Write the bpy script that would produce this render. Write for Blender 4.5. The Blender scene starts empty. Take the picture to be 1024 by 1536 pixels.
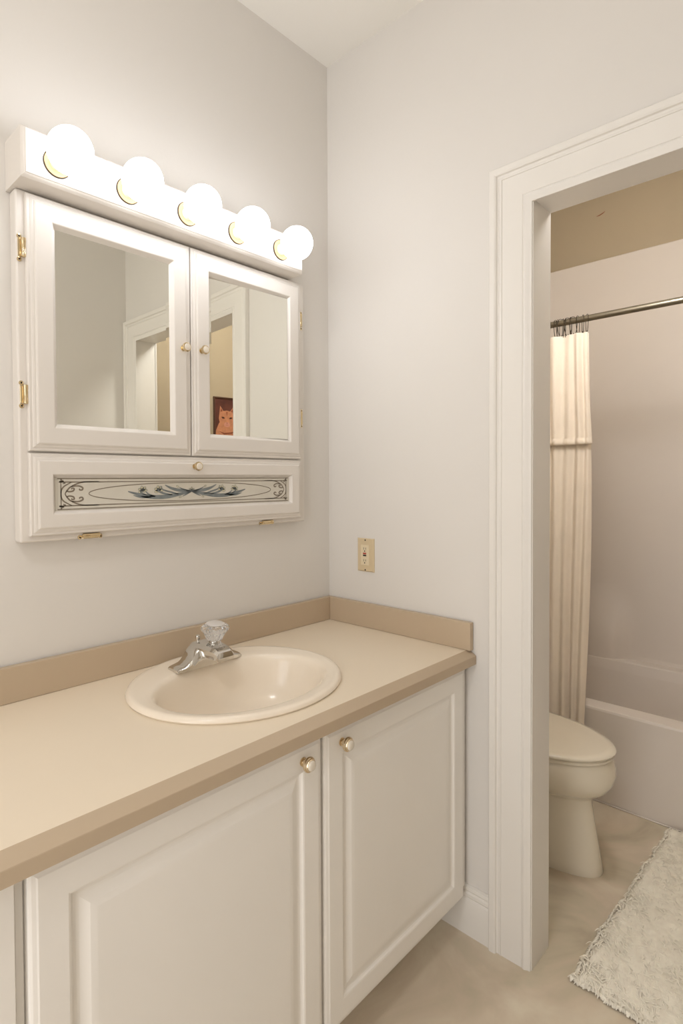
import bpy, bmesh, math, random
from mathutils import Vector, Matrix
random.seed(7)
scene = bpy.context.scene
C = scene.collection
# ------------------------------------------------------------------ camera
cam_d = bpy.data.cameras.new('camera')
cam = bpy.data.objects.new('camera', cam_d); C.objects.link(cam)
FPX, PCX, PCY = 851.45, 459.6, 737.13          # focal length and principal point for a 1024x1536 frame
cam_d.sensor_fit = 'VERTICAL'; cam_d.sensor_height = 36.0
cam_d.lens = FPX / 1536 * 36.0
cam_d.shift_x = (512 - PCX) / 1536
cam_d.shift_y = -(768 - PCY) / 1536
cam_d.clip_start = 0.02
right = Vector((0.7100701, 0.7041082, -0.0056610)); fwd = Vector((-0.7040534, 0.7098496, -0.0205518)); up = Vector((-0.0104522, 0.0185789, 0.9997728))
m = Matrix((right, up, -fwd)).transposed().to_4x4()
m.translation = Vector((1.3533, -1.4765, 1.3137))
cam.matrix_world = m
scene.camera = cam
# ------------------------------------------------------------------ view, world, lights
scene.view_settings.view_transform = 'Standard'
scene.view_settings.look = 'None'
scene.view_settings.exposure = 0.05
scene.view_settings.gamma = 1.0
scene.view_settings.use_curve_mapping = False
GLOBE_STRENGTH = 9.8
GLOBE_COLOR = (0.96, 0.98, 1.03)
WORLD_STRENGTH = 0.5
FILL_DOME_STRENGTH = 34.0
BATH_FILL_STRENGTH = 70.0
w = bpy.data.worlds.new('world'); scene.world = w; w.use_nodes = True
bg = w.node_tree.nodes['Background']; bg.inputs[0].default_value = (1.0, 0.98, 0.96, 1); bg.inputs[1].default_value = WORLD_STRENGTH
# added area fill light, set outside the unseen opening behind the camera
fill_lamp_d = bpy.data.lights.new('rear_fill', 'AREA'); fill_lamp_d.shape = 'RECTANGLE'; fill_lamp_d.size = 0.86; fill_lamp_d.size_y = 2.03
fill_lamp_d.energy = 15.5; fill_lamp_d.color = (0.98, 0.98, 1.0)
fill_lamp = bpy.data.objects.new('rear_fill', fill_lamp_d); C.objects.link(fill_lamp)
fill_lamp.location = (1.03, -2.78, 1.02)
fill_lamp.rotation_euler = Vector((0, 1, 0)).to_track_quat('-Z', 'Z').to_euler()

# ------------------------------------------------------------------ materials
def lin(c): return tuple(((v / 255) / 12.92 if v / 255 <= .04045 else ((v / 255 + .055) / 1.055) ** 2.4) for v in c)
def mat(name, rgb, rough=0.5, metal=0.0, var=0.02, scale=6.0, bump=0.0, bscale=200.0, coat=0.0, spec=0.5, trans=0.0, ior=1.45, sss=0.0):
    M = bpy.data.materials.new(name); M.use_nodes = True
    nt = M.node_tree; b = nt.nodes['Principled BSDF']
    c = lin(rgb)
    tc = nt.nodes.new('ShaderNodeTexCoord')
    n = nt.nodes.new('ShaderNodeTexNoise'); n.inputs['Scale'].default_value = scale; n.inputs['Detail'].default_value = 3
    nt.links.new(tc.outputs['Object'], n.inputs['Vector'])
    r = nt.nodes.new('ShaderNodeValToRGB')
    r.color_ramp.elements[0].position = .3; r.color_ramp.elements[1].position = .7
    r.color_ramp.elements[0].color = tuple(max(0, v * (1 - var)) for v in c) + (1,)
    r.color_ramp.elements[1].color = tuple(min(1, v * (1 + var)) for v in c) + (1,)
    nt.links.new(n.outputs['Fac'], r.inputs['Fac']); nt.links.new(r.outputs['Color'], b.inputs['Base Color'])
    b.inputs['Roughness'].default_value = rough; b.inputs['Metallic'].default_value = metal
    b.inputs['Coat Weight'].default_value = coat; b.inputs['Coat Roughness'].default_value = .08
    b.inputs['Specular IOR Level'].default_value = spec
    b.inputs['Transmission Weight'].default_value = trans; b.inputs['IOR'].default_value = ior
    if bump:
        n2 = nt.nodes.new('ShaderNodeTexNoise'); n2.inputs['Scale'].default_value = bscale; n2.inputs['Detail'].default_value = 4
        nt.links.new(tc.outputs['Object'], n2.inputs['Vector'])
        bp = nt.nodes.new('ShaderNodeBump'); bp.inputs['Strength'].default_value = bump; bp.inputs['Distance'].default_value = .002
        nt.links.new(n2.outputs['Fac'], bp.inputs['Height']); nt.links.new(bp.outputs['Normal'], b.inputs['Normal'])
    return M
def emis(name, rgb, strength):
    M = bpy.data.materials.new(name); M.use_nodes = True
    nt = M.node_tree; nt.nodes.clear()
    e = nt.nodes.new('ShaderNodeEmission'); e.inputs[0].default_value = tuple(rgb) + (1,); e.inputs[1].default_value = strength
    o = nt.nodes.new('ShaderNodeOutputMaterial'); nt.links.new(e.outputs[0], o.inputs[0])
    return M
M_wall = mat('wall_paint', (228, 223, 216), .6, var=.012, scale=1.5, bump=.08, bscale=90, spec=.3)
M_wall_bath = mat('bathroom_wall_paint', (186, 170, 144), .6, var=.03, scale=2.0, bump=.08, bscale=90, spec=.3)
M_ceil = mat('ceiling_paint', (244, 240, 232), .75, var=.01, scale=1.5, spec=.2)
M_trim = mat('trim_paint', (236, 231, 223), .38, var=.012, scale=4, spec=.45)
M_cab = mat('cabinet_white', (228, 221, 212), .35, var=.01, scale=4, spec=.45)
M_van = mat('vanity_white', (246, 241, 233), .34, var=.015, scale=3, spec=.45)
M_inside = mat('cabinet_recess', (150, 138, 120), .7)
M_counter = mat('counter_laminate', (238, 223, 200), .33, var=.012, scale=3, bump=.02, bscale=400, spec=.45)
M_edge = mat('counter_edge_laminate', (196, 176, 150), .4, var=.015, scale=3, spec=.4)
M_sink = mat('sink_porcelain', (248, 235, 216), .2, var=.006, scale=3, coat=.2)
M_toilet = mat('toilet_porcelain', (236, 226, 206), .15, var=.006, scale=3, coat=.4)
M_tub = mat('tub_acrylic', (230, 220, 209), .42, var=.01, scale=3, coat=.05)
M_chrome = mat('chrome', (215, 212, 206), .07, metal=1.0, var=.0)
M_brass = mat('brass', (222, 202, 164), .16, metal=1.0, var=.03, scale=60)
M_brass_lt = mat('pale_brass', (228, 210, 180), .22, metal=1.0, var=.03, scale=60)
M_cup = mat('socket_cup', (214, 166, 112), .5)
M_disc = mat('pale_chrome_disc', (236, 232, 228), .3, metal=.45, var=0)
M_knobcap = mat('knob_cap', (232, 222, 206), .25)
M_dark = mat('dark_void', (30, 24, 18), .8)
M_rod = mat('rod_metal', (150, 142, 126), .28, metal=1.0, var=.03, scale=40)
M_wire = mat('hook_wire', (70, 60, 48), .35, metal=.9)
M_ivory = mat('ivory_plastic', (216, 196, 160), .35, var=.01)
M_ivory2 = mat('ivory_insert', (228, 212, 180), .3, var=.01)
M_red = mat('red_button', (178, 62, 48), .4)
M_black = mat('black_button', (34, 30, 24), .4)
M_crystal = mat('clear_acrylic', (250, 250, 250), .04, trans=.92, ior=1.49, var=0)
M_panel = mat('painted_glass', (214, 208, 194), .2, var=.01, coat=.3)
M_line = mat('panel_outline', (134, 122, 106), .35, var=.05, scale=60)
M_leaf = mat('panel_leaf', (124, 130, 130), .35, var=.12, scale=60)
M_petal = mat('panel_petal', (208, 200, 168), .35, var=.08, scale=60)
M_frame = mat('picture_frame_wood', (88, 58, 42), .4, var=.15, scale=30)
M_picbg = mat('picture_backdrop', (104, 58, 46), .5, var=.35, scale=14)
M_fur = mat('orange_fur', (206, 140, 102), .7, var=.14, scale=50)
M_fur_dark = mat('orange_fur_stripe', (150, 84, 56), .7, var=.1, scale=50)
M_nose = mat('cat_nose', (214, 150, 130), .6)
M_globe = emis('globe_glow', GLOBE_COLOR, GLOBE_STRENGTH)
M_fill_dome = emis('fill_dome_glow', (.97, .98, 1.0), FILL_DOME_STRENGTH)  # glow of the added fill lamp on the vanity room ceiling
M_bath_fill = emis('bath_fill_glow', (1.0, .99, .98), BATH_FILL_STRENGTH)  # glow of the added fill globe in the bathroom
M_mirror = mat('mirror_silver', (241, 241, 233), .0, metal=1.0, var=0)
# sheet vinyl floor with soft marbling
M_floor = bpy.data.materials.new('marbled_vinyl'); M_floor.use_nodes = True
nt = M_floor.node_tree; b = nt.nodes['Principled BSDF']; b.inputs['Roughness'].default_value = .3; b.inputs['Specular IOR Level'].default_value = .35
tc = nt.nodes.new('ShaderNodeTexCoord')
n1 = nt.nodes.new('ShaderNodeTexNoise'); n1.inputs['Scale'].default_value = 3.2; n1.inputs['Detail'].default_value = 5; n1.inputs['Distortion'].default_value = 1.1; n1.inputs['Roughness'].default_value = .55
nt.links.new(tc.outputs['Object'], n1.inputs['Vector'])
r1 = nt.nodes.new('ShaderNodeValToRGB'); cr = r1.color_ramp
cr.elements[0].position = .30; cr.elements[0].color = lin((184, 168, 146)) + (1,)
cr.elements[1].position = .70; cr.elements[1].color = lin((226, 214, 192)) + (1,)
e = cr.elements.new(.45); e.color = lin((206, 194, 170)) + (1,)
e = cr.elements.new(.55); e.color = lin((216, 200, 178)) + (1,)
nt.links.new(n1.outputs['Fac'], r1.inputs['Fac']); nt.links.new(r1.outputs['Color'], b.inputs['Base Color'])
# cloths
M_curtain = mat('curtain_cloth', (252, 238, 220), .85, var=.02, scale=20, bump=.3, bscale=900, spec=.1)
b = M_curtain.node_tree.nodes['Principled BSDF']; b.inputs['Sheen Weight'].default_value = .2
M_rug = mat('rug_cotton', (252, 244, 228), .95, var=.05, scale=60, bump=.35, bscale=260, spec=.05)

# ------------------------------------------------------------------ helpers
def link(name, bm, material, parent=None, smooth=False, angle=None):
    me = bpy.data.meshes.new(name)
    bmesh.ops.recalc_face_normals(bm, faces=bm.faces)
    if smooth:
        for f in bm.faces: f.smooth = True
        if angle:
            for ed in bm.edges:
                if len(ed.link_faces) == 2 and ed.calc_face_angle(0) > math.radians(angle): ed.smooth = False
                if any(f.calc_area() > .02 for f in ed.link_faces): ed.smooth = False
            for f in bm.faces:
                if f.calc_area() > .02: f.smooth = False
    bm.to_mesh(me); bm.free()
    mats = material if isinstance(material, (list, tuple)) else [material]
    for mm in mats: me.materials.append(mm)
    o = bpy.data.objects.new(name, me); C.objects.link(o)
    if parent:                                   # vertices are given in room coordinates; keep them local to the thing's base
        me.transform(Matrix.Translation(-Vector(root_loc(parent)))); o.parent = parent
    return o
def root_loc(p):
    while p.parent: p = p.parent
    return p.location
def thing(name, loc, label, cat, group=None):
    o = bpy.data.objects.new(name, None); C.objects.link(o); o.location = loc
    o.empty_display_size = .05
    o['label'] = label; o['category'] = cat
    if group: o['group'] = group
    return o
def tag(o, label, cat, group=None, kind=None):
    o['label'] = label; o['category'] = cat
    if group: o['group'] = group
    if kind: o['kind'] = kind
    return o
def struct(name, bm, material, **k):
    o = link(name, bm, material, **k); o['kind'] = 'structure'; return o
def box(bm, x0, x1, y0, y1, z0, z1, bev=0.0, seg=2, mi=0):
    vs = [bm.verts.new((x, y, z)) for x in (x0, x1) for y in (y0, y1) for z in (z0, z1)]
    idx = [(0, 1, 3, 2), (4, 6, 7, 5), (0, 4, 5, 1), (2, 3, 7, 6), (0, 2, 6, 4), (1, 5, 7, 3)]
    fs = [bm.faces.new([vs[i] for i in q]) for q in idx]
    for f in fs: f.material_index = mi
    if bev:
        es = list({e for f in fs for e in f.edges})
        r = bmesh.ops.bevel(bm, geom=es, offset=bev, segments=seg, profile=.5, affect='EDGES')
        for f in r['faces']: f.material_index = mi
    return bm
def boxo(*a, **k): return box(bmesh.new(), *a, **k)
def loft(bm, rings, cap0=True, cap1=True, closed=True, mi=0):
    R = [[bm.verts.new(p) for p in r] for r in rings]
    n = len(R[0])
    for a, b_ in zip(R[:-1], R[1:]):
        for i in range(n if closed else n - 1):
            j = (i + 1) % n
            f = bm.faces.new((a[i], a[j], b_[j], b_[i])); f.material_index = mi
    if cap0 and closed: bm.faces.new(R[0]).material_index = mi
    if cap1 and closed: bm.faces.new(R[-1]).material_index = mi
    return R
def lathe(bm, prof, origin, axis=(1, 0, 0), n=32, cap0=True, cap1=True, mi=0):
    """prof = [(distance along axis, radius)]"""
    ax = Vector(axis).normalized(); t = ax.orthogonal().normalized(); u = ax.cross(t); o = Vector(origin)
    rings = [[o + ax * d + (t * math.cos(2 * math.pi * i / n) + u * math.sin(2 * math.pi * i / n)) * max(r, 1e-5) for i in range(n)] for d, r in prof]
    return loft(bm, rings, cap0, cap1, mi=mi)
def tube(bm, pts, rad, n=10, mi=0):
    pts = [Vector(p) for p in pts]; rings = []
    prev = None
    for i, p in enumerate(pts):
        d = (pts[min(i + 1, len(pts) - 1)] - pts[max(i - 1, 0)]).normalized()
        if prev is None: t = d.orthogonal().normalized()
        else: t = (prev - d * prev.dot(d)).normalized()
        prev = t; u = d.cross(t)
        rr = rad[i] if isinstance(rad, (list, tuple)) else rad
        rings.append([p + (t * math.cos(2 * math.pi * k / n) + u * math.sin(2 * math.pi * k / n)) * rr for k in range(n)])
    return loft(bm, rings, mi=mi)
def sweep_rect(bm, u0, u1, v0, v1, prof, tf, fill=True, mi=0):
    """mitred frame: prof = [(inset, height)], tf(u, v, h) -> world point"""
    rings = []
    for d, h in prof:
        rings.append([tf(u0 + d, v0 + d, h), tf(u1 - d, v0 + d, h), tf(u1 - d, v1 - d, h), tf(u0 + d, v1 - d, h)])
    return loft(bm, rings, cap0=False, cap1=fill, mi=mi)
TFX = lambda x0: (lambda u, v, h: (x0 + h, u, v))       # plane facing +x: u = y, v = z

# ------------------------------------------------------------------ room shell
RX, CZ, RY0 = 1.54, 2.744, -2.70        # right wall, ceiling height, wall behind the camera
BX1, BY1 = 1.54, 1.77                   # bathroom beyond the doorway
WT = 0.125
BCZ = 2.86                              # the bathroom ceiling is a little higher
struct('floor', boxo(-.15, BX1 + .15, RY0 - .15, BY1 + .15, -.08, 0), M_floor)
struct('ceiling', boxo(-.15, BX1 + .15, RY0 - .15, 0, CZ, CZ + .08), M_ceil)
struct('ceiling_bathroom', boxo(-.15, BX1 + .15, 0, BY1 + .15, BCZ, BCZ + .08), M_ceil)
struct('wall_left', boxo(-.12, 0, RY0 - .12, BY1 + .12, 0, BCZ), M_wall)
struct('wall_right', boxo(RX, RX + .10, RY0 - .12, 0, 0, CZ), M_wall)
# back wall with the doorway
DX0, DX1, DZ = 0.7270, 1.428, 2.038
JT = .015                                # thickness of the door lining
bm = bmesh.new()
box(bm, 0, DX0 - JT, 0, WT - .02, 0, BCZ); box(bm, DX1 + JT, BX1 + .12, 0, WT - .02, 0, BCZ); box(bm, DX0 - JT, DX1 + JT, 0, WT - .02, DZ + JT, BCZ)
struct('wall_back', bm, M_wall)
# wall behind the camera with an opening added to let fill light in
bm = bmesh.new()
box(bm, 0, .60, RY0 - .10, RY0, 0, CZ); box(bm, 1.46, RX, RY0 - .10, RY0, 0, CZ); box(bm, .60, 1.46, RY0 - .10, RY0, 2.04, CZ)
struct('wall_front', bm, M_wall)
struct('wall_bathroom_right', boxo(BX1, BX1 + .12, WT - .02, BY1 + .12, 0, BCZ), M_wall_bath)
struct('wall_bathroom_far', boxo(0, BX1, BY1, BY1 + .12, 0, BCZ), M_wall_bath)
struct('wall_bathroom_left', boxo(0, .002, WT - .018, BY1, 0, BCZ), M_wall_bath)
# small scratch in the plaster high on the far bathroom wall
bm = bmesh.new()
tube(bm, [(.310, BY1 - .0005, 2.700), (.325, BY1 - .001, 2.702), (.342, BY1 - .001, 2.708), (.352, BY1 - .0005, 2.714)], [.0008, .0022, .0018, .0006], 6)
o = struct('wall_scratch', bm, M_fur_dark)

# door lining and casing (U-shaped mitred sweep)
def u_sweep(bm, x0, x1, ztop, prof, ysign, ybase, z0=0.0):
    rings = []
    for d, h in prof:
        y = ybase + ysign * h
        rings.append([(x0 + d, y, z0), (x0 + d, y, ztop - d), (x1 - d, y, ztop - d), (x1 - d, y, z0)])
    loft(bm, rings, closed=False)
CAS = [(0, 0), (0, .020), (.003, .0235), (.016, .0235), (.020, .021), (.0215, .0155), (.026, .0135), (.031, .0155), (.034, .0165), (.0345, .0145), (.070, .0135), (.089, .0125),
       (.0905, .0105), (.093, .0135), (.098, .0155), (.103, .0135), (.106, .0110), (.111, .0100), (.1135, .0085), (.1135, 0)]
CAS = [(a_, h_ * .9) for a_, h_ in CAS]
bm = bmesh.new()
u_sweep(bm, .6112, 1.5385, 2.1465, CAS, -1, 0)
struct('trim_1', bm, M_trim, smooth=True, angle=28)
bm = bmesh.new()
u_sweep(bm, .6012, 1.5385, 2.1565, CAS, 1, WT - .02)
struct('trim_2', bm, M_trim, smooth=True, angle=28)
bm = bmesh.new()
# left, right and head boards
box(bm, DX0 - JT + .0003, DX0, -.003, WT - .017, 0, DZ)
box(bm, DX1, DX1 + JT - .0003, -.003, WT - .017, 0, DZ)
box(bm, DX0 - JT + .0003, DX1 + JT - .0003, -.003, WT - .017, DZ, DZ + JT - .0003)
struct('trim_3', bm, M_trim)

# baseboards
def baseboard(name, p0, p1, nrm, h=.141):
    P = [(.0, 0), (.014, 0), (.014, .100), (.0125, .104), (.0095, .107), (.0125, .112), (.0125, .120), (.008, .124), (.0105, .129), (.0085, .138), (.003, .141), (0, .141)]
    bm = bmesh.new(); n = Vector(nrm)
    loft(bm, [[Vector(p0) + n * a + Vector((0, 0, z)) for a, z in P], [Vector(p1) + n * a + Vector((0, 0, z)) for a, z in P]])
    return struct(name, bm, M_trim, smooth=True, angle=28)
baseboard('baseboard_back', (.44, 0, 0), (.6112, 0, 0), (0, -1, 0))
baseboard('baseboard_right', (RX, -.02, 0), (RX, RY0, 0), (-1, 0, 0))
baseboard('baseboard_left', (0, -2.10, 0), (0, RY0, 0), (1, 0, 0))
baseboard('baseboard_bathroom_right', (BX1, .13, 0), (BX1, .96, 0), (-1, 0, 0))

# ------------------------------------------------------------------ vanity
CT = .826
VY1 = -2.10
vanity = thing('vanity_cabinet', (.27, -.6, 0), 'white base cabinet with raised-panel doors under the beige counter', 'cabinet')
bm = bmesh.new()
box(bm, .506, .524, VY1, -.005, .105, CT - .052)         # front
box(bm, .022, .506, -.023, -.005, .105, CT - .052)       # end panels, back, bottom, plinth
box(bm, .022, .506, VY1, VY1 + .018, .105, CT - .052)
box(bm, .004, .022, VY1, -.005, .105, CT - .052)
box(bm, .022, .506, VY1 + .018, -.023, .105, .123)
box(bm, .434, .452, VY1, -.016, .0, .105)
link('cabinet_body', bm, M_van, vanity)
# face frame stiles stand a little proud at the wall end and beside the left door
bm = bmesh.new()
box(bm, .524, .532, -.030, -.006, .136, .782, .001)
link('face_frame', bm, M_van, vanity)
DOORP = [(0, 0), (0, .013), (.0015, .0155), (.0045, .0175), (.010, .0188), (.0125, .0200), (.054, .0200), (.0575, .0188), (.0595, .0160), (.0625, .0135), (.0665, .0128), (.071, .0134), (.0760, .0150), (.0860, .0186), (.0935, .0197), (.0965, .0200)]
def vdoor(y0, y1, z0, z1, knob=None):
    bm = bmesh.new()
    sweep_rect(bm, y0, y1, z0, z1, DOORP, TFX(.525))
    d = link('door', bm, M_van, vanity, smooth=True, angle=9)
    if knob:
        ky, kz = knob
        k = bmesh.new()
        lathe(k, [(0, .009), (.002, .009), (.003, .0055), (.012, .005), (.0135, .009), (.015, .0148), (.018, .0158), (.0205, .0150), (.0215, .0128), (.024, .0125), (.0255, .0112)], (.545, ky, kz), cap1=True)
        ko = link('knob', k, M_brass_lt, d, smooth=True, angle=40); ko['label'] = 'round brass knob with a white centre'
        k = bmesh.new()
        lathe(k, [(.0250, .0106), (.0275, .0100), (.0288, .0080), (.0295, .004), (.0297, .0001)], (.545, ky, kz), cap1=True)
        co = link('knob_cap', k, M_knobcap, ko.parent, smooth=True, angle=50); co['label'] = 'cream disc in the middle of the knob'
    return d
vdoor(-.6105, -.0295, .119, .778, (-.5575, .7445))
vdoor(-1.204, -.6185, .119, .778, (-.6765, .7435))
bm = bmesh.new(); box(bm, .5225, .5265, -1.2165, -1.2055, .119, .782, .0008); link('stile', bm, M_van, vanity)
bm = bmesh.new(); box(bm, .5225, .540, -1.80, -1.2205, .119, .782, .001); link('side_panel', bm, M_van, vanity)

counter = thing('countertop', (.28, -1.0, CT), 'long beige laminate countertop with darker front edge and backsplash', 'countertop')
bm = bmesh.new()
SC = (.268, -.622)
P = [(.003, CT), (.543, CT), (.5655, CT - .016), (.5655, CT - .040), (.545, CT - .040), (.545, CT - .050), (.003, CT - .050)]
# top deck with an oval cut-out for the basin, front edge as its own part
def deck(bm, hole, x0, x1, y0, y1, z):
    n = len(hole); cx, cy = SC
    outer = []
    for hx, hy in hole:
        dx, dy = hx - cx, hy - cy
        t = min([(x1 - cx) / dx if dx > 1e-9 else 1e9, (x0 - cx) / dx if dx < -1e-9 else 1e9, (y1 - cy) / dy if dy > 1e-9 else 1e9, (y0 - cy) / dy if dy < -1e-9 else 1e9])
        outer.append((cx + dx * t, cy + dy * t))
    H = [bm.verts.new((a, b_, z)) for a, b_ in hole]; O = [bm.verts.new((a, b_, z)) for a, b_ in outer]
    for i in range(n):
        j = (i + 1) % n
        bm.faces.new((H[i], H[j], O[j], O[i]))
    # corners
    for cxx, cyy in ((x0, y0), (x0, y1), (x1, y0), (x1, y1)):
        best = None
        for i in range(n):
            j = (i + 1) % n; a, b2 = outer[i], outer[j]
            onx = abs(a[0] - cxx) < 1e-6 or abs(b2[0] - cxx) < 1e-6; ony = abs(a[1] - cyy) < 1e-6 or abs(b2[1] - cyy) < 1e-6
            ax_ = abs(a[0] - cxx) < 1e-6 and abs(b2[1] - cyy) < 1e-6; bx_ = abs(b2[0] - cxx) < 1e-6 and abs(a[1] - cyy) < 1e-6
            if ax_ or bx_: best = (i, j)
        if best: bm.faces.new((O[best[0]], O[best[1]], bm.verts.new((cxx, cyy, z))))
hole = [(SC[0] + .020 + .205 * math.cos(2 * math.pi * i / 64 + .02), SC[1] + .245 * math.sin(2 * math.pi * i / 64 + .02)) for i in range(64)]
deck(bm, hole, .003, .543, -1.24, -.003, CT)
for f in bm.faces:
    if f.normal.z < 0: f.normal_flip()
box(bm, .003, .543, VY1, -1.24, CT - .003, CT)
bmesh.ops.remove_doubles(bm, verts=bm.verts, dist=1e-5)
link('counter_deck', bm, M_counter, counter)
bm = bmesh.new()
P = [(.543, CT), (.5650, CT - .0145), (.5655, CT - .016), (.5655, CT - .0385), (.545, CT - .0385), (.543, CT - .0385)]
loft(bm, [[(a, VY1, z) for a, z in P], [(a, -.003, z) for a, z in P]])
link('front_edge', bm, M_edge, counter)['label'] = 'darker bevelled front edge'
bm = bmesh.new()
box(bm, .003, .0205, VY1, -.003, CT + .0005, .9055, .0012)
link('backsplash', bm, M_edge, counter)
bm = bmesh.new()
box(bm, .021, .5565, -.0205, -.003, CT + .0005, .9055, .0012)
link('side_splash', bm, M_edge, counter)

# basin
sink = None
bm = bmesh.new()
def ell(cx, cy, a, b_, z, n=72): return [(cx + a * math.cos(2 * math.pi * i / n), cy + b_ * math.sin(2 * math.pi * i / n), z) for i in range(n)]
def lerp(a, b_, t): return a + (b_ - a) * t
oc = (SC[0], SC[1], .2335, .2665); ic = (.2915, -.6215, .167, .226)
rings = [ell(*oc, CT + .0002)]
rings.append(ell(oc[0], oc[1], oc[2] + .0025, oc[3] + .0025, CT + .004))
rings.append(ell(oc[0], oc[1], oc[2] + .0005, oc[3] + .0005, CT + .010))
rings.append(ell(oc[0], oc[1], oc[2] - .006, oc[3] - .006, CT + .0130))
rings.append(ell(oc[0], oc[1], oc[2] - .014, oc[3] - .014, CT + .0125))
for t, dz in ((.55, .0100), (.85, .0085), (1.0, .0065)):
    rings.append(ell(lerp(oc[0], ic[0], t), lerp(oc[1], ic[1], t), lerp(oc[2] - .014, ic[2], t), lerp(oc[3] - .014, ic[3], t), CT + dz))
for s_, z in ((.975, .000), (.955, -.010), (.93, -.028), (.89, -.055), (.83, -.085), (.74, -.110), (.60, -.130), (.42, -.141), (.22, -.146), (.11, -.148)):
    rings.append(ell(ic[0], ic[1], ic[2] * s_, ic[3] * s_, CT + z))
loft(bm, rings, cap0=False, cap1=True)
sink_o = thing('sink', (SC[0], SC[1], CT), 'oval cream drop-in washbasin set in the beige counter', 'sink')
link('basin', bm, M_sink, sink_o, smooth=True, angle=50)
bm = bmesh.new()
lathe(bm, [(0, .021), (.002, .0225), (.003, .020), (.002, .012), (.006, .011), (.008, .006), (.0085, .001)], (ic[0], ic[1], CT - .1478), (0, 0, 1), 24)
link('drain', bm, M_chrome, sink_o, smooth=True, angle=40)

# faucet
FY, FX, FZ = -.612, .120, CT + .0115
fa = thing('faucet', (FX, FY, FZ), 'chrome single-handle faucet on the back rim of the cream basin', 'faucet')
def fsec(y, xf, xb, h, r=.006):
    """section across x at a given y: trapezoid with rounded top"""
    z0 = FZ - .002; 
    return [(xb, y, z0), (xb, y, z0 + h * .72), (xb + .008, y, z0 + h), (xf - .013, y, z0 + h), (xf - .004, y, z0 + h * .86), (xf, y, z0 + h * .62), (xf + .001, y, z0)]
bm = bmesh.new()
secs = []
HB = .050
for dy, h in ((-.100, .006), (-.096, .010), (-.080, .0125), (-.070, .015), (-.062, .021), (-.055, .031), (-.048, .041), (-.040, .048), (-.030, HB), (.030, HB), (.040, .048), (.048, .041), (.055, .031), (.062, .021), (.070, .015), (.080, .0125), (.096, .010), (.100, .006)):
    k = 1 if abs(dy) < .095 else .86
    secs.append(fsec(FY + dy, FX + .027 * k, FX - .026 * k, h))
loft(bm, secs)
link('body', bm, M_chrome, fa, smooth=True, angle=32)
bm = bmesh.new()                         # spout
def ssec(x, w_, z0, z1): return [(x, FY - w_, z0), (x, FY - w_, z0 + (z1 - z0) * .7), (x, FY - w_ * .72, z1), (x, FY + w_ * .72, z1), (x, FY + w_, z0 + (z1 - z0) * .7), (x, FY + w_, z0)]
B = FZ
loft(bm, [ssec(FX - .022, .036, B + .030, B + .053), ssec(FX + .020, .036, B + .027, B + .055), ssec(FX + .050, .031, B + .027, B + .053), ssec(FX + .072, .028, B + .026, B + .051), ssec(FX + .084, .026, B + .024, B + .043), ssec(FX + .087, .024, B + .022, B + .034)])
link('spout', bm, M_chrome, fa, smooth=True, angle=32)
bm = bmesh.new()
lathe(bm, [(0, .0105), (.010, .0105)], (FX + .073, FY, B + .019), (0, 0, 1), 20)
link('aerator', bm, M_chrome, fa, smooth=True, angle=40)
bm = bmesh.new()
HX, HY = FX + .020, FY + .012; KS = 1.14
lathe(bm, [(0, .019), (.004, .019), (.006, .015), (.012, .014)], (HX, HY, B + .050), (0.10, 0, 1), 28)
link('handle_stem', bm, M_chrome, fa, smooth=True, angle=40)
bm = bmesh.new()                         # ribbed clear knob
rings = []
for d, r in ((0, .0145), (.004, .0175), (.012, .0205), (.020, .0235), (.025, .0275), (.029, .0310), (.034, .0318), (.039, .0300), (.0425, .0250), (.044, .0170), (.0445, .008)):
    rib = .07 if .002 < d < .024 else (.035 if d < .035 else 0)
    r *= KS; rings.append([(HX + .0022 + d * .10 + r * (1 + rib * math.cos(12 * a)) * math.cos(a), HY + r * (1 + rib * math.cos(12 * a)) * math.sin(a), B + .0585 + d) for a in [2 * math.pi * i / 96 for i in range(96)]])
loft(bm, rings)
o = link('handle_knob', bm, M_crystal, fa, smooth=True, angle=60); o['label'] = 'clear ribbed acrylic knob'
bm = bmesh.new()
lathe(bm, [(-.001, .0235), (.0015, .0240), (.003, .0215), (.0040, .0020)], (HX + .0067, HY, B + .1020), (0.10, 0, 1), 32)
link('handle_cap', bm, M_disc, fa, smooth=True, angle=40)
bm = bmesh.new()                         # pop-up rod
lathe(bm, [(0, .003), (.012, .003), (.013, .0055), (.019, .0068), (.024, .0058), (.026, .003)], (FX - .016, FY - .014, B + .045), (0, 0, 1), 16)
link('lift_rod', bm, M_chrome, fa, smooth=True, angle=40)

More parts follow.
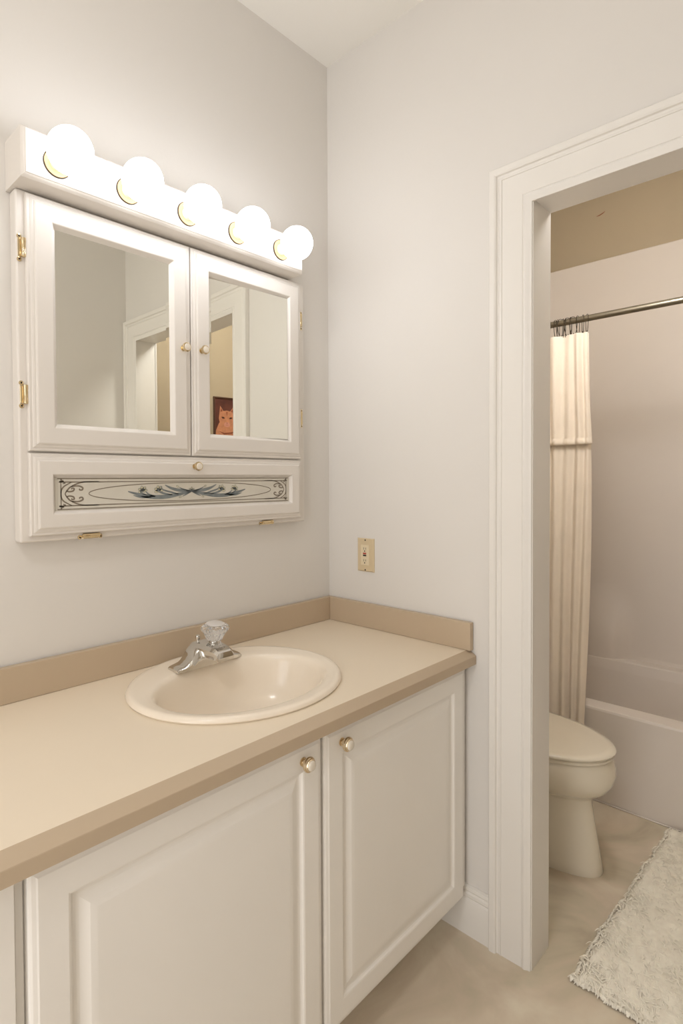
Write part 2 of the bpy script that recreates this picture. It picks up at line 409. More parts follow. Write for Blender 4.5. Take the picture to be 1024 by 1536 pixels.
# ------------------------------------------------------------------ mirrored wall cabinet
CY0, CY1, CZ0, CZ1 = -1.038, -.158, 1.178, 1.9493
mc = thing('medicine_cabinet', (.02, -.6, CZ0), 'white wall cabinet with two mirror doors above the basin', 'cabinet')
bm = bmesh.new()
box(bm, .0, .037, CY0, CY1, CZ0, CZ1, .005, 3)
link('cabinet_box', bm, M_cab, mc, smooth=True, angle=30)
MDP = [(0, 0), (0, .010), (.002, .0122), (.007, .0128), (.0085, .0146), (.012, .0158), (.0145, .0160), (.0155, .0185), (.0185, .0200), (.050, .0200), (.0515, .0200), (.0535, .0190), (.0620, .0080), (.0625, .0005)]
def hinge(cy_, cz_, vert=True, parent=None, s=1):
    bm = bmesh.new(); L = .021
    if vert:
        a = (0, 0, 1)
        lathe(bm, [(-L, .003), (-L + .001, .0052), (-L + .010, .0052), (-L + .011, .0048), (L - .011, .0048), (L - .010, .0052), (L - .001, .0052), (L, .003)], (.0445, cy_, cz_), a, 16)
        yy = sorted((cy_, cy_ - s * .010)); box(bm, .0370, .0400, yy[0], yy[1], cz_ - L + .002, cz_ + L - .002, .0006, 1)
        for q in (-1, 1):
            lathe(bm, [(0, .0052), (.0015, .0050), (.0022, .0030)], (.0372, cy_ - s * .007, cz_ + q * (L + .004)), (1, 0, 0), 14)
            lathe(bm, [(0, .0020), (.0004, .0020)], (.0394, cy_ - s * .007, cz_ + q * (L + .004)), (1, 0, 0), 8, mi=1)
    else:
        a = (0, 1, 0)
        lathe(bm, [(-L, .003), (-L + .001, .0052), (-L + .010, .0052), (-L + .011, .0048), (L - .011, .0048), (L - .010, .0052), (L - .001, .0052), (L, .003)], (.0445, cy_, cz_), a, 16)
        box(bm, .0370, .0400, cy_ - L + .002, cy_ + L - .002, cz_ - .008, cz_, .0006, 1)
        for q in (-1, 1):
            lathe(bm, [(0, .0052), (.0015, .0050), (.0022, .0030)], (.0372, cy_ + q * (L + .004), cz_ - .004), (1, 0, 0), 14)
            lathe(bm, [(0, .0020), (.0004, .0020)], (.0394, cy_ + q * (L + .004), cz_ - .004), (1, 0, 0), 8, mi=1)
    link('hinge', bm, [M_brass, M_dark], parent, smooth=True, angle=35)
def cknob(y, z, parent):
    bm = bmesh.new()
    lathe(bm, [(0, .0080), (.0015, .0080), (.003, .0045), (.010, .0040), (.012, .0070), (.0135, .0112), (.0165, .0125), (.0195, .0118), (.0205, .0095)], (.0575, y, z), (1, 0, 0), 28)
    k = link('knob', bm, M_brass, parent, smooth=True, angle=40)
    bm = bmesh.new()
    lathe(bm, [(.0203, .0092), (.0225, .0082), (.0235, .005), (.0238, .0005)], (.0575, y, z), (1, 0, 0), 24)
    link('knob_cap', bm, M_knobcap, parent, smooth=True, angle=40)
def mdoor(y0, y1, z0, z1, ky, kz, hy, hs, tilt_z, tilt_y):
    bm = bmesh.new()
    sweep_rect(bm, y0, y1, z0, z1, MDP, TFX(.0375), fill=True)
    d = link('door', bm, M_cab, mc, smooth=True, angle=12)
    # bevelled mirror glass resting in the rebate
    a0, a1, b0, b1 = y0 + .0615, y1 - .0615, z0 + .0535, z1 - .0535
    a0, a1, b0, b1 = y0 + .0605, y1 - .0605, z0 + .0605, z1 - .0605
    bm = bmesh.new(); cy_, cz_ = (a0 + a1) / 2, (b0 + b1) / 2; bev = .0005 if hs < 0 else .0001
    tf = lambda u, v, h: (.0375 + .0078 + h + (u - cy_) * tilt_z + (v - cz_) * tilt_y, u, v)
    vs = [[bm.verts.new(tf(u, v, h)) for v in (b0, b1)] for u, h in ((a0, 0), (a0 + .011, bev), (a1 - .011, bev), (a1, 0))]
    for q in range(3): bm.faces.new((vs[q][0], vs[q + 1][0], vs[q + 1][1], vs[q][1]))
    g = link('mirror', bm, M_mirror, d); g['label'] = 'bevelled mirror glass'
    cknob(ky, kz, d)
    for hz in (1.8215, 1.5035) if hs > 0 else (1.8285, 1.5130): hinge(hy, hz, True, d, hs)
    return d
mdoor(-1.0205, -.6035, 1.3805, 1.9410, -.6310, 1.6645, -1.0245, 1, 0.0, .0)
mdoor(-.6000, -.1850, 1.3805, 1.9410, -.5722, 1.6665, -.1800, -1, .040, .0)
# drop-down front with painted glass
LDP = [(0, 0), (0, .010), (.002, .0122), (.007, .0128), (.0085, .0146), (.012, .0158), (.0145, .0160), (.0155, .0185), (.0185, .0200), (.0455, .0200), (.0475, .0190), (.0520, .0120), (.0530, .0100)]
bm = bmesh.new()
sweep_rect(bm, -1.0205, -.1860, 1.1925, 1.3760, LDP, TFX(.0375), fill=True)
ld = link('flap_door', bm, M_cab, mc, smooth=True, angle=12)
PY0, PY1, PZ0, PZ1 = -.9665, -.2400, 1.2465, 1.3220
PW, PH = PY1 - PY0, PZ1 - PZ0
pbm = bmesh.new(); box(pbm, .0470, .0484, PY0, PY1, PZ0, PZ1)
MI = [0]
# artwork in millimetres from the panel centre
def rib(bm, pts, wd, h=.0488, close=False):
    pts = [Vector((p[0], p[1])) for p in pts]; n = len(pts); V = []
    for i, p in enumerate(pts):
        a = pts[(i - 1) % n] if (close or i > 0) else p; c = pts[(i + 1) % n] if (close or i < n - 1) else p
        d = (c - a).normalized(); nn = Vector((-d.y, d.x)); ww = (wd[i] if isinstance(wd, list) else wd) / 2
        V.append([bm.verts.new((h, (PY0 + PY1) / 2 + q.x / 1000, (PZ0 + PZ1) / 2 + q.y / 1000)) for q in (p + nn * ww, p - nn * ww)])
    for i in range(n if close else n - 1):
        j = (i + 1) % n
        bm.faces.new((V[i][0], V[j][0], V[j][1], V[i][1])).material_index = MI[0]
def spline(P, k=10):
    out = []
    P = [P[0]] + list(P) + [P[-1]]
    for i in range(1, len(P) - 2):
        p0, p1, p2, p3 = [Vector(q) for q in P[i - 1:i + 3]]
        for t in [j / k for j in range(k)]:
            out.append(.5 * ((2 * p1) + (-p0 + p2) * t + (2 * p0 - 5 * p1 + 4 * p2 - p3) * t * t + (-p0 + 3 * p1 - 3 * p2 + p3) * t ** 3))
    out.append(Vector(P[-1])); return out
def taper(n, w, e=.3): return [w * (e + (1 - e) * math.sin(math.pi * (i / (n - 1)) ** .8)) for i in range(n)]
bm = pbm; MI[0] = 1
HWm, HHm = PW * 500, PH * 500
a, b_ = HWm - 5, HHm - 2.5
rib(bm, [(-a, -b_), (a, -b_), (a, b_), (-a, b_)], 2.4, close=True)
for sx in (-1, 1):
    rib(bm, [(sx * (a - 8), -b_ + 1), (sx * (a - 8), b_ - 1)], 2.2)
    for sy in (-1, 1):
        S = lambda *pts: [(sx * p[0], sy * p[1]) for p in spline(pts)]
        X = a - 8
        for pts, wv in ((((X, b_ - 1), (X - 6, b_ - 6), (X - 26, b_ - 8), (0, b_ - 7.5)), 1.5),
                        (((X, 0), (X - 1, 9), (X - 8, 18), (X - 25, b_ - 8)), 1.7),
                        (((X - 9, 0), (X - 14, 8), (X - 24, 17), (X - 50, b_ - 8.5), (X - 90, b_ - 7.5)), 1.8),
                        (((X - 12, 7), (X - 19, 5), (X - 28, 7), (X - 30, 12), (X - 25, 13), (X - 24, 10)), 2.0),
                        (((X - 24, 17), (X - 40, 18), (X - 50, 14), (X - 49, 9), (X - 43, 9), (X - 43, 12)), 2.0),
                        (((X - 4, b_ - 12), (X - 10, b_ - 10), (X - 5, b_ - 8.5)), 1.1)):
            s_ = S(*pts); rib(bm, s_, taper(len(s_), wv * 1.9, .6))
rib(bm, [((HWm - 78) * math.cos(t) , (HHm - 13.5) * math.sin(t)) for t in [2 * math.pi * i / 120 for i in range(120)]], 2.1, close=True)
MI[0] = 2
for sx in (-1, 1):
    S = lambda *pts: [(sx * p[0], p[1]) for p in spline(pts)]
    for pts, wv in ((((0, 0), (40, -7), (85, -13), (130, -11), (165, -3), (186, 3)), 7), (((0, 1), (35, 3), (62, 9), (82, 18)), 5.5),
                    (((60, -8), (85, -4), (100, 2), (104, 7)), 3.6), (((110, -12), (128, -6), (138, 2)), 3.2), (((120, -12), (150, -12), (172, -7)), 3.4),
                    (((40, -7), (64, -1), (88, 6), (94, 16)), 3), (((0, 0), (18, -8), (30, -13)), 2.4), (((0, 0), (26, 6), (40, 12)), 2.2), (((132, -8), (150, -1), (152, 6)), 2.4)):
        s_ = S(*pts); rib(bm, s_, taper(len(s_), wv * 1.5, .2), .0489)
bmp = bmo = pbm
def petal(cx, cy, r, ang, el=1.7):
    pts = []
    for i in range(20):
        t = 2 * math.pi * i / 20; u, v = r * el * math.cos(t) + r * el, r * math.sin(t) * (1 - .25 * math.cos(t))
        pts.append((cx + u * math.cos(ang) - v * math.sin(ang), cy + u * math.sin(ang) + v * math.cos(ang)))
    vs = [bmp.verts.new((.0486, (PY0 + PY1) / 2 + p[0] / 1000, (PZ0 + PZ1) / 2 + p[1] / 1000)) for p in pts]
    bmp.faces.new(vs).material_index = 3; rib(bmo, pts, .9, .0490, close=True)
for sx in (-1, 1):
    for cx, cy, s_ in ((100, 4, 1.0), (146, 4, .95)):
        for ang in (20, 75, 130, 175, -20):
            aa = math.radians(ang); 
            if sx < 0: aa = math.pi - aa
            petal(sx * cx, cy, 4.0 * s_, aa)
    petal(sx * 33, -13, 2.2, math.radians(-25 if sx > 0 else 205)); petal(sx * 41, 12, 2.2, math.radians(30 if sx > 0 else 150))
for ang in (35, 90, 145, 0, 180): petal(0, 2, 2.9, math.radians(ang))
pan = link('painted_panel', pbm, [M_panel, M_line, M_leaf, M_petal], ld); pan['label'] = 'glass panel painted with scrollwork and lilies'
cknob(-.5975, 1.3515, ld)
for hy in (-.882, -.326): hinge(hy, 1.1855, False, ld)

# vanity light bar
BY0_, BY1_ = -1.045, -.2226
lb = thing('vanity_light', (.05, -.63, 1.95), 'white light bar with five glowing globe bulbs above the mirror doors', 'light fixture')
BZ0, BZ1 = 1.950, 2.056
bm = bmesh.new()
sweep_rect(bm, BY0_, BY1_, BZ0, BZ1, [(0, 0), (0, .092), (.003, .098), (.0065, .101), (.0075, .1035), (.0105, .105), (.0125, .1035), (.0135, .1015)], TFX(0.0005))
link('back_plate', bm, M_cab, lb, smooth=True, angle=24)
GYS = [-.9735, -.8085, -.6445, -.484, -.3195]
for gy in GYS:
    bm = bmesh.new()
    gz = 1.9965
    lathe(bm, [(0, .0285), (.0012, .0296), (.0045, .0296), (.0050, .0288), (.0045, .0280)], (.1018, gy, gz), (1, 0, 0), 40, cap1=False)
    link('socket_ring', bm, M_wire, lb, smooth=True, angle=40)
    bm = bmesh.new()
    lathe(bm, [(.0042, .0281), (.0034, .0200), (.0034, .001)], (.1018, gy, gz), (1, 0, 0), 40, cap0=False, cap1=True)
    link('socket_cup', bm, M_cup, lb, smooth=True, angle=40)
    bm = bmesh.new()
    lathe(bm, [(.0036, .0165), (.020, .0160), (.030, .0155)], (.1018, gy, gz), (1, 0, 0), 24)
    link('socket', bm, M_knobcap, lb, smooth=True, angle=40)
    bm = bmesh.new()
    bmesh.ops.create_icosphere(bm, subdivisions=4, radius=.0465, matrix=Matrix.Translation((.1720, gy, gz)))
    g = link('globe_bulb', bm, M_globe, lb, smooth=True); g['label'] = 'glowing white globe bulb'

# ------------------------------------------------------------------ outlet
ot = thing('outlet', (.1675, 0, 1.063), 'ivory ground-fault outlet on the wall above the side splash', 'outlet')
bm = bmesh.new()
tf = lambda u, v, h: (u, -h, v)
sweep_rect(bm, .1330, .2020, 1.0080, 1.1180, [(0, 0), (0, .003), (.0035, .0062), (.016, .0066)], tf)
link('cover_plate', bm, M_ivory, ot, smooth=True, angle=25)
bm = bmesh.new(); box(bm, .1505, .1845, -.0084, -.005, 1.0295, 1.0965, .0006, 1)
for zc in (1.0845, 1.0455):
    box(bm, .1620, .1632, -.0088, -.008, zc - .004, zc + .004, mi=1); box(bm, .1705, .1717, -.0088, -.008, zc - .0035, zc + .0035, mi=1)
    lathe(bm, [(0, .0022), (.0007, .0022)], (.1668, -.0082, zc - .0085), (0, -1, 0), 12, mi=1)
lathe(bm, [(0, .0025), (.0006, .0025)], (.1675, -.0063, 1.1125), (0, -1, 0), 12, mi=1); lathe(bm, [(0, .0025), (.0006, .0025)], (.1675, -.0063, 1.0135), (0, -1, 0), 12, mi=1)
link('receptacle', bm, [M_ivory2, M_dark], ot)
bm = bmesh.new(); box(bm, .1605, .1735, -.0100, -.008, 1.0660, 1.0705, .0004, 1); o = link('reset_button', bm, M_red, ot); o['label'] = 'red button'
bm = bmesh.new(); box(bm, .1605, .1735, -.0100, -.008, 1.0595, 1.0640, .0004, 1); o = link('test_button', bm, M_black, ot); o['label'] = 'black button'

# ------------------------------------------------------------------ toilet
to = thing('toilet', (.45, .52, 0), 'cream toilet with closed lid beside the bathtub apron', 'toilet')
TCY = .522
def egg(z, tip, back, hw, n=48, yc=TCY, cxf=.42, p=2.0):
    """elongated oval: widest at cxf of its length from the back"""
    L = tip - back; cx = tip - L * (1 - cxf); pts = []
    for i in range(n):
        t = 2 * math.pi * i / n; c_, s_ = math.cos(t), math.sin(t)
        ax_ = (tip - cx) if c_ > 0 else (cx - back)
        pts.append((cx + ax_ * math.copysign(abs(c_) ** (2 / (p if c_ > 0 else 2.8)), c_), yc + hw * math.copysign(abs(s_) ** (2 / p), s_), z))
    return pts
bm = bmesh.new()
loft(bm, [egg(.0, .738, .16, .098, p=2.3), egg(.006, .740, .16, .100, p=2.3), egg(.03, .736, .16, .098, p=2.3), egg(.10, .724, .16, .094, p=2.2), egg(.18, .711, .16, .092, p=2.1), egg(.236, .704, .16, .096), egg(.250, .712, .16, .106), egg(.262, .732, .16, .126), egg(.280, .752, .16, .150), egg(.305, .768, .17, .170),
          egg(.335, .776, .18, .182), egg(.362, .774, .20, .184), egg(.385, .764, .21, .180), egg(.390, .758, .22, .174)])
link('bowl', bm, M_toilet, to, smooth=True, angle=60)
bm = bmesh.new()
loft(bm, [egg(.391, .757, .26, .170), egg(.3935, .768, .25, .183), egg(.401, .770, .25, .185), egg(.4045, .764, .26, .180)])
link('seat', bm, M_toilet, to, smooth=True, angle=50)
bm = bmesh.new()
loft(bm, [egg(.4055, .764, .25, .182), egg(.408, .773, .24, .188), egg(.4140, .775, .24, .190), egg(.4190, .770, .245, .186), egg(.4215, .745, .26, .170), egg(.4225, .64, .33, .09), egg(.4228, .55, .42, .02)])
link('lid', bm, M_toilet, to, smooth=True, angle=60)
bm = bmesh.new(); box(bm, .015, .205, .31, .735, .37, .70, .02, 4); link('tank', bm, M_toilet, to, smooth=True, angle=30)
bm = bmesh.new(); box(bm, .010, .215, .30, .745, .70, .735, .010, 3); link('tank_lid', bm, M_toilet, to, smooth=True, angle=30)
bm = bmesh.new(); box(bm, .10, .30, .42, .62, .20, .39, .02, 3); link('tank_base', bm, M_toilet, to, smooth=True, angle=30)

# ------------------------------------------------------------------ bathtub with moulded surround
TX0, TX1, TY0, TY1, TZ = .006, 1.536, .970, BY1 - .003, .382
tb = thing('bathtub', (1.1, 1.35, 0), 'white alcove bathtub with moulded wall surround behind the shower curtain', 'bathtub')
def rrect(x0, x1, y0, y1, z, r, n=6):
    pts = []
    for cx, cy, a0 in ((x1 - r, y1 - r, 0), (x0 + r, y1 - r, 90), (x0 + r, y0 + r, 180), (x1 - r, y0 + r, 270)):
        for i in range(n + 1):
            a = math.radians(a0 + 90 * i / n); pts.append((cx + r * math.cos(a), cy + r * math.sin(a), z))
    return pts
bm = bmesh.new()
yb = TY1 - .075
loft(bm, [rrect(TX0, TX1, TY0 + .004, TY1, 0, .003), rrect(TX0, TX1, TY0 + .001, TY1, TZ - .03, .003), rrect(TX0, TX1, TY0, TY1, TZ - .010, .003), rrect(TX0, TX1, TY0 + .003, TY1, TZ - .002, .004), rrect(TX0 + .001, TX1 - .001, TY0 + .010, TY1, TZ, .008),
          rrect(TX0 + .06, TX1 - .06, TY0 + .085, yb, TZ, .10), rrect(TX0 + .066, TX1 - .066, TY0 + .091, yb - .006, TZ - .006, .10), rrect(TX0 + .08, TX1 - .09, TY0 + .105, yb - .02, TZ - .05, .10), rrect(TX0 + .13, TX1 - .16, TY0 + .14, yb - .06, .12, .11), rrect(TX0 + .19, TX1 - .22, TY0 + .19, yb - .11, .09, .10)], cap0=True, cap1=True)
link('tub', bm, M_tub, tb, smooth=True, angle=40)
# surround: U-shaped shell with rounded inner corners
SZ = 2.463; bm = bmesh.new()
def ushape(off, z, r=.07, n=8):
    t_ = min(1, max(0, (z - .46) / .30)); bl = .064 * (1 - t_ * t_ * (3 - 2 * t_))
    x0, x1, y1 = TX0 + off, TX1 - off, TY1 - off
    pts = [(x0, TY0 + .01, z)]
    for i in range(n + 1):
        a = math.radians(180 - 90 * i / n); pts.append((x0 + r + r * math.cos(a), y1 - bl - r + r * math.sin(a), z))
    for xx, dy in ((.38, 0), (.40, .03), (.42, .12), (.44, .32), (.460, .62), (.48, .86), (.50, .97), (.53, 1)): pts.append((xx, y1 - bl * (1 - dy), z))
    for i in range(n + 1):
        a = math.radians(90 - 90 * i / n); pts.append((x1 - r + r * math.cos(a), y1 - r + r * math.sin(a), z))
    pts.append((x1, TY0 + .01, z)); return pts
loft(bm, [ushape(.014, TZ - .004), ushape(.012, TZ + .02)] + [ushape(.012, .46 + .03 * q) for q in range(11)] + [ushape(.010, SZ - .004), ushape(.007, SZ), ushape(.001, SZ)], closed=False)
link('surround', bm, M_tub, tb, smooth=True, angle=50)
bm = bmesh.new(); tube(bm, [(TX0, TY0 - .001, .003), (TX1, TY0 - .001, .003)], .003, 8); link('caulk_bead', bm, M_tub, tb, smooth=True)

# ------------------------------------------------------------------ curtain rod, hooks, curtain
RYc, RZc = .985, 1.9655
rod = thing('curtain_rod', (1.1, RYc, RZc), 'metal shower rod running across the tub opening', 'curtain rod')
bm = bmesh.new(); tube(bm, [(TX0 + .016, RYc, RZc), (1.05, RYc, RZc)], .0128, 20); link('rod', bm, M_rod, rod, smooth=True, angle=50)
bm = bmesh.new(); tube(bm, [(1.04, RYc, RZc), (TX1 - .016, RYc, RZc)], .0110, 20); link('rod_sleeve', bm, M_rod, rod, smooth=True, angle=50)
for xx, dd in ((TX0 + .001, 1), (TX1 - .001, -1)):
    bm = bmesh.new(); lathe(bm, [(0, .028), (.004, .027), (.009, .017), (.016, .016)], (xx + dd * .013, RYc, RZc), (dd, 0, 0), 24); link('rod_flange', bm, M_rod, rod, smooth=True, angle=50)
cur_top = 1.905
def fold(x, z, ph=0.0, amp=1.0):
    return .0085 * math.sin(2 * math.pi * x / .042 + ph + .9 * math.sin(z * 1.9) + 1.2 * math.sin(x * 31)) * amp + .006 * math.sin(2 * math.pi * x / .083 + 1.3 + z * 1.2)
def cloth(name, z0, z1, xl, xr, ybase, amp, parent, mat_=M_curtain, nx=340, nz=60, thick=.0016):
    bm = bmesh.new(); rings = []
    for j in range(nz + 1):
        z = lerp(z1, z0, j / nz); row = []
        l, r_ = xl(z), xr(z)
        for i in range(nx + 1):
            s_ = i / nx; x = lerp(l, r_, s_)
            t = (x - l) / (r_ - l) * .435
            row.append((x + .004 * math.sin(40 * t + 3 * z), ybase(z) - fold(t, z, 0, amp(z)), z))
        rings.append(row)
    loft(bm, rings, closed=False)
    o = link(name, bm, mat_, parent, smooth=True)
    sm = o.modifiers.new('thickness', 'SOLIDIFY'); sm.thickness = thick; sm.offset = 0
    return o
cur = thing('shower_curtain', (.45, .95, 1.9), 'cream cloth shower curtain gathered at the left of the rod', 'shower curtain')
def yb_(z): return RYc - (.004 if z > 1.5 else .004 + (1.5 - z) / 1.4 * .052)
cloth('curtain_panel', .13, cur_top, lambda z: .095, lambda z: .541 + .006 * math.sin((z - .4) * 2.4), yb_, lambda z: .55 + .45 * min(1, (cur_top - z) / .25), cur)
cloth('curtain_tier', 1.452, cur_top + .004, lambda z: .095, lambda z: .536 + .017 * (max(0, cur_top - z) / .45) ** 1.5, lambda z: yb_(z) - .006 - .010 * ((cur_top - z) / .45), lambda z: .55 + .40 * min(1, (cur_top - z) / .25), cur)['label'] = 'upper tier with a stitched hem'
bm = bmesh.new()
rows = []
for dz, dy in ((.0, .001), (.004, .005), (.010, .0055), (.024, .0045), (.026, .002)):
    z = 1.4525 + dz; row = []
    for i in range(341):
        s_ = i / 340; x = lerp(.095, .553 - dz * .1, s_); t = s_ * .435
        row.append((x + .004 * math.sin(40 * t + 3 * z), yb_(z) - .016 - dy - fold(t, z, 0, .95), z))
    rows.append(row)
loft(bm, rows, closed=False); link('hem_band', bm, M_curtain, cur, smooth=True)
# wire hooks
hook = None
random.seed(3)
for i, hx in enumerate((.13, .18, .235, .29, .34, .402, .412, .424, .433, .443, .452, .464, .474, .492, .512, .528)):
    if hook is None:
        bm = bmesh.new()
        pts = [(0, .0, -.050), (0, .006, -.056), (0, .012, -.050), (0, .0165, -.030), (0, .0175, -.010)]
        for k in range(9):
            a = math.radians(0 + 180 * k / 8); pts.append((0, .0160 * math.cos(a), .001 + .0160 * math.sin(a)))
        pts += [(0, -.0175, -.010), (0, -.015, -.030), (0, -.009, -.052), (0, -.003, -.062), (.0, .001, -.056)]
        tube(bm, pts, .0013, 6)
        hook = link('curtain_hook', bm, M_wire, smooth=True)
        h = hook
    else:
        h = hook.copy(); C.objects.link(h)
    h.location = (hx, RYc, RZc); h.rotation_euler = (random.uniform(-.03, .03), 0, random.uniform(-.7, .7))
    h['label'] = 'thin dark wire hook looped over the shower rod above the curtain'; h['category'] = 'curtain hook'; h['group'] = 'wire hooks on the shower rod'

# ------------------------------------------------------------------ rug
random.seed(11)
from mathutils import noise as mnoise
bm = bmesh.new()
x0r, x1r, y0r, y1r = .812, 1.42, .030, .945
NXr, NYr = 90, 130
def corner(s_, t):
    a = Vector((x0r, y0r + .012)); b2 = Vector((x1r, y0r - .085 + .06)); c2 = Vector((x1r + .03, y1r)); d2 = Vector((x0r + .028, y1r + .005))
    p = a.lerp(b2, s_).lerp(d2.lerp(c2, s_), t)
    e_ = .010 * mnoise.noise(Vector((s_ * 9, t * 14, 3)))
    return p + Vector((e_ * (1 if s_ < .05 else .4), .006 * mnoise.noise(Vector((s_ * 16, t * 8, 9)))))
rows = []
for j in range(NYr + 1):
    row = []
    for i in range(NXr + 1):
        s_, t = i / NXr, j / NYr; p = corner(s_, t)
        ed = max(0, min(s_ * (x1r - x0r), (1 - s_) * (x1r - x0r), t * (y1r - y0r), (1 - t) * (y1r - y0r)))
        h_ = .003 + .017 * min(1, ed / .02) ** .5
        v = Vector((p.x * 38 + p.y * 12, p.y * 16, 0))
        h_ += (.0042 * mnoise.noise(v) + .0028 * mnoise.noise(Vector((p.x * 95, p.y * 60, 4))) + .003 * mnoise.noise(Vector((p.x * 8, p.y * 8, 7)))) * min(1, ed / .01)
        row.append((p.x, p.y, max(.002, h_)))
    rows.append(row)
loft(bm, rows, closed=False)
# loose cotton yarns: lie over the pile and stick out past the edges
def yarn(p, ang, L, w_, z0, z1):
    d = Vector((math.cos(ang), math.sin(ang), 0)); n = Vector((-d.y, d.x, 0)); k = 4; prev = None; cv = random.uniform(-.5, .5)
    for i in range(k + 1):
        t = i / k; q = p + d * L * t + n * cv * L * t * t; z = lerp(z0, z1, t) + .004 * math.sin(math.pi * t)
        ww = w_ * (1 - .7 * t * t)
        cur_ = [bm.verts.new((q.x + n.x * ww, q.y + n.y * ww, z)), bm.verts.new((q.x, q.y, z + ww * .9)), bm.verts.new((q.x - n.x * ww, q.y - n.y * ww, z))]
        if prev:
            for a2 in (0, 1): bm.faces.new((prev[a2], prev[a2 + 1], cur_[a2 + 1], cur_[a2]))
        prev = cur_
for i in range(5200):
    s_, t = random.random(), random.random() ** 1.15; p2 = corner(s_, t)
    yarn(Vector((p2.x, p2.y, 0)), random.gauss(-.9, .55), random.uniform(.012, .032), random.uniform(.0012, .0024), .017, .0185)
for i in range(900):
    side = random.random()
    if side < .55: p2 = corner(.004, random.random()); ang = random.gauss(math.pi, .6)
    elif side < .9: p2 = corner(random.random(), .004); ang = random.gauss(-math.pi / 2, .6)
    else: p2 = corner(random.random(), .996); ang = random.gauss(math.pi / 2, .5)
    yarn(Vector((p2.x, p2.y, 0)), ang, random.uniform(.004, .012), random.uniform(.002, .0036), .010, .003)
rug = link('bath_rug', bm, M_rug, smooth=True)
tag(rug, 'fluffy white cotton bath rug on the floor in front of the tub', 'rug')

# ------------------------------------------------------------------ cat picture on the right wall of the bathroom
PX_, PYc, PZc, PWd, PHt = BX1, .485, 1.680, .190, .250
pic = thing('picture', (PX_, PYc, PZc), 'framed picture of an orange cat, seen in the right mirror door', 'picture')
tfp = lambda u, v, h: (PX_ - h, u, v)
bm = bmesh.new()
sweep_rect(bm, PYc - PWd / 2, PYc + PWd / 2, PZc - PHt / 2, PZc + PHt / 2, [(0, 0), (0, .010), (.003, .013), (.008, .013), (.011, .009), (.011, .005)], tfp, fill=False)
link('frame', bm, M_frame, pic)
PICM = [M_picbg, M_fur, M_fur_dark, M_black, M_nose]
cbm = bmesh.new(); box(cbm, PX_ - .006, PX_ - .001, PYc - PWd / 2 + .010, PYc + PWd / 2 - .010, PZc - PHt / 2 + .010, PZc + PHt / 2 - .010)
def flat(name, polys, material, h):
    for pl in polys: cbm.faces.new([cbm.verts.new((PX_ - h, PYc - .004 + u * .66, PZc - .006 + v * .66)) for u, v in pl]).material_index = PICM.index(material)
def ov(cx, cy, a_, b2, n=24, rot_=0): return [(cx + a_ * math.cos(t) * math.cos(rot_) - b2 * math.sin(t) * math.sin(rot_), cy + a_ * math.cos(t) * math.sin(rot_) + b2 * math.sin(t) * math.cos(rot_)) for t in [2 * math.pi * i / n for i in range(n)]]
head = [(-.085, .005), (-.078, .055), (-.070, .120), (-.035, .075), (0, .082), (.035, .075), (.070, .120), (.078, .055), (.085, .005), (.070, -.045), (.035, -.078), (0, -.085), (-.035, -.078), (-.070, -.045)]
flat('cat_body', [[(-.12, -.18), (-.115, -.10), (-.08, -.03), (.08, -.03), (.115, -.10), (.12, -.18)]], M_fur, .0063)
flat('cat_head', [head], M_fur, .0066)
flat('cat_markings', [ov(-.040, .015, .020, .009, rot_=-.25), ov(.040, .015, .020, .009, rot_=.25), [(-.008, .07), (0, .025), (.008, .07)], [(-.062, .100), (-.066, .065), (-.045, .075)], [(.062, .100), (.066, .065), (.045, .075)],
                      [(-.09, -.105), (-.03, -.12), (.05, -.11), (.09, -.10), (.05, -.125), (-.03, -.135)]], M_fur_dark, .0069)
flat('cat_eyes', [ov(-.040, .015, .011, .0065), ov(.040, .015, .011, .0065)], M_black, .0071)
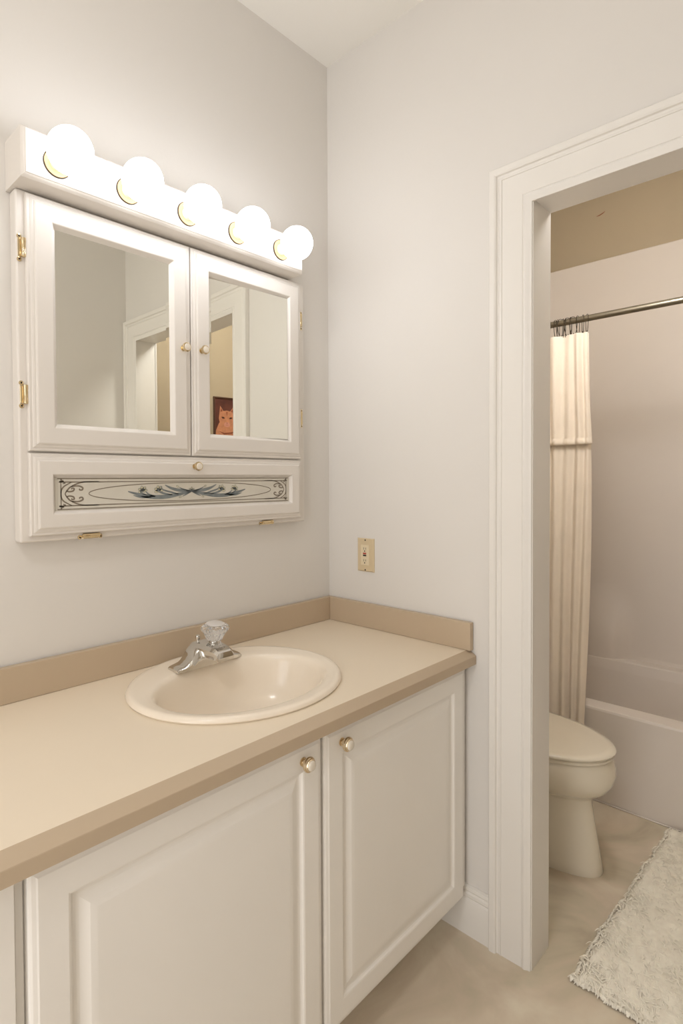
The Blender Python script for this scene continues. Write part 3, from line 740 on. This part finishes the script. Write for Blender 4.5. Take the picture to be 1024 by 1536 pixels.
flat('cat_muzzle', [ov(0, -.045, .032, .022)], M_nose, .0070)
flat('cat_mouth', [[(-.008, -.028), (.008, -.028), (0, -.038)], [(-.02, -.052), (0, -.046), (.02, -.052), (0, -.050)]], M_fur_dark, .0072)

link('canvas', cbm, PICM, pic)

# ------------------------------------------------------------------ ceiling lamps added for fill light (both outside the picture)
def fill_dome(name, x, y, material, label, r=.15, CZ=CZ):
    t = thing(name, (x, y, CZ), label, 'added fill light')
    bm = bmesh.new(); lathe(bm, [(0, r + .01), (.012, r + .01), (.018, r)], (x, y, CZ - .0005), (0, 0, -1), 40); link('base', bm, M_brass_lt, t, smooth=True, angle=40)
    bm = bmesh.new(); lathe(bm, [(0, r - .004), (.02, r - .008), (.045, r * .82), (.065, r * .5), (.072, r * .15)], (x, y, CZ - .018), (0, 0, -1), 40); link('fill_dome_glass', bm, material, t, smooth=True, angle=50)
fill_dome('fill_ceiling_light', 1.05, -2.0, M_fill_dome, 'added unseen round fill light on the vanity room ceiling')
PXl, PYl, PZl = .78, .32, 2.285  # unseen pendant, added to brighten the bathroom
pl = thing('fill_pendant', (PXl, PYl, BCZ), 'added unseen fill globe hanging from the bathroom ceiling above the doorway head', 'added fill light')
bm = bmesh.new(); lathe(bm, [(0, .055), (.014, .053), (.020, .02)], (PXl, PYl, BCZ - .0005), (0, 0, -1), 32); link('ceiling_rose', bm, M_brass_lt, pl, smooth=True, angle=40)
bm = bmesh.new(); lathe(bm, [(0, .006), (BCZ - .018 - PZl - .085, .006)], (PXl, PYl, BCZ - .018), (0, 0, -1), 12); link('stem', bm, M_brass_lt, pl, smooth=True, angle=40)
bm = bmesh.new(); lathe(bm, [(0, .020), (.03, .030), (.035, .028)], (PXl, PYl, PZl + .1), (0, 0, -1), 24); link('shade_holder', bm, M_brass_lt, pl, smooth=True, angle=40)
bm = bmesh.new(); bmesh.ops.create_icosphere(bm, subdivisions=4, radius=.078, matrix=Matrix.Translation((PXl, PYl, PZl))); link('fill_globe', bm, M_bath_fill, pl, smooth=True)
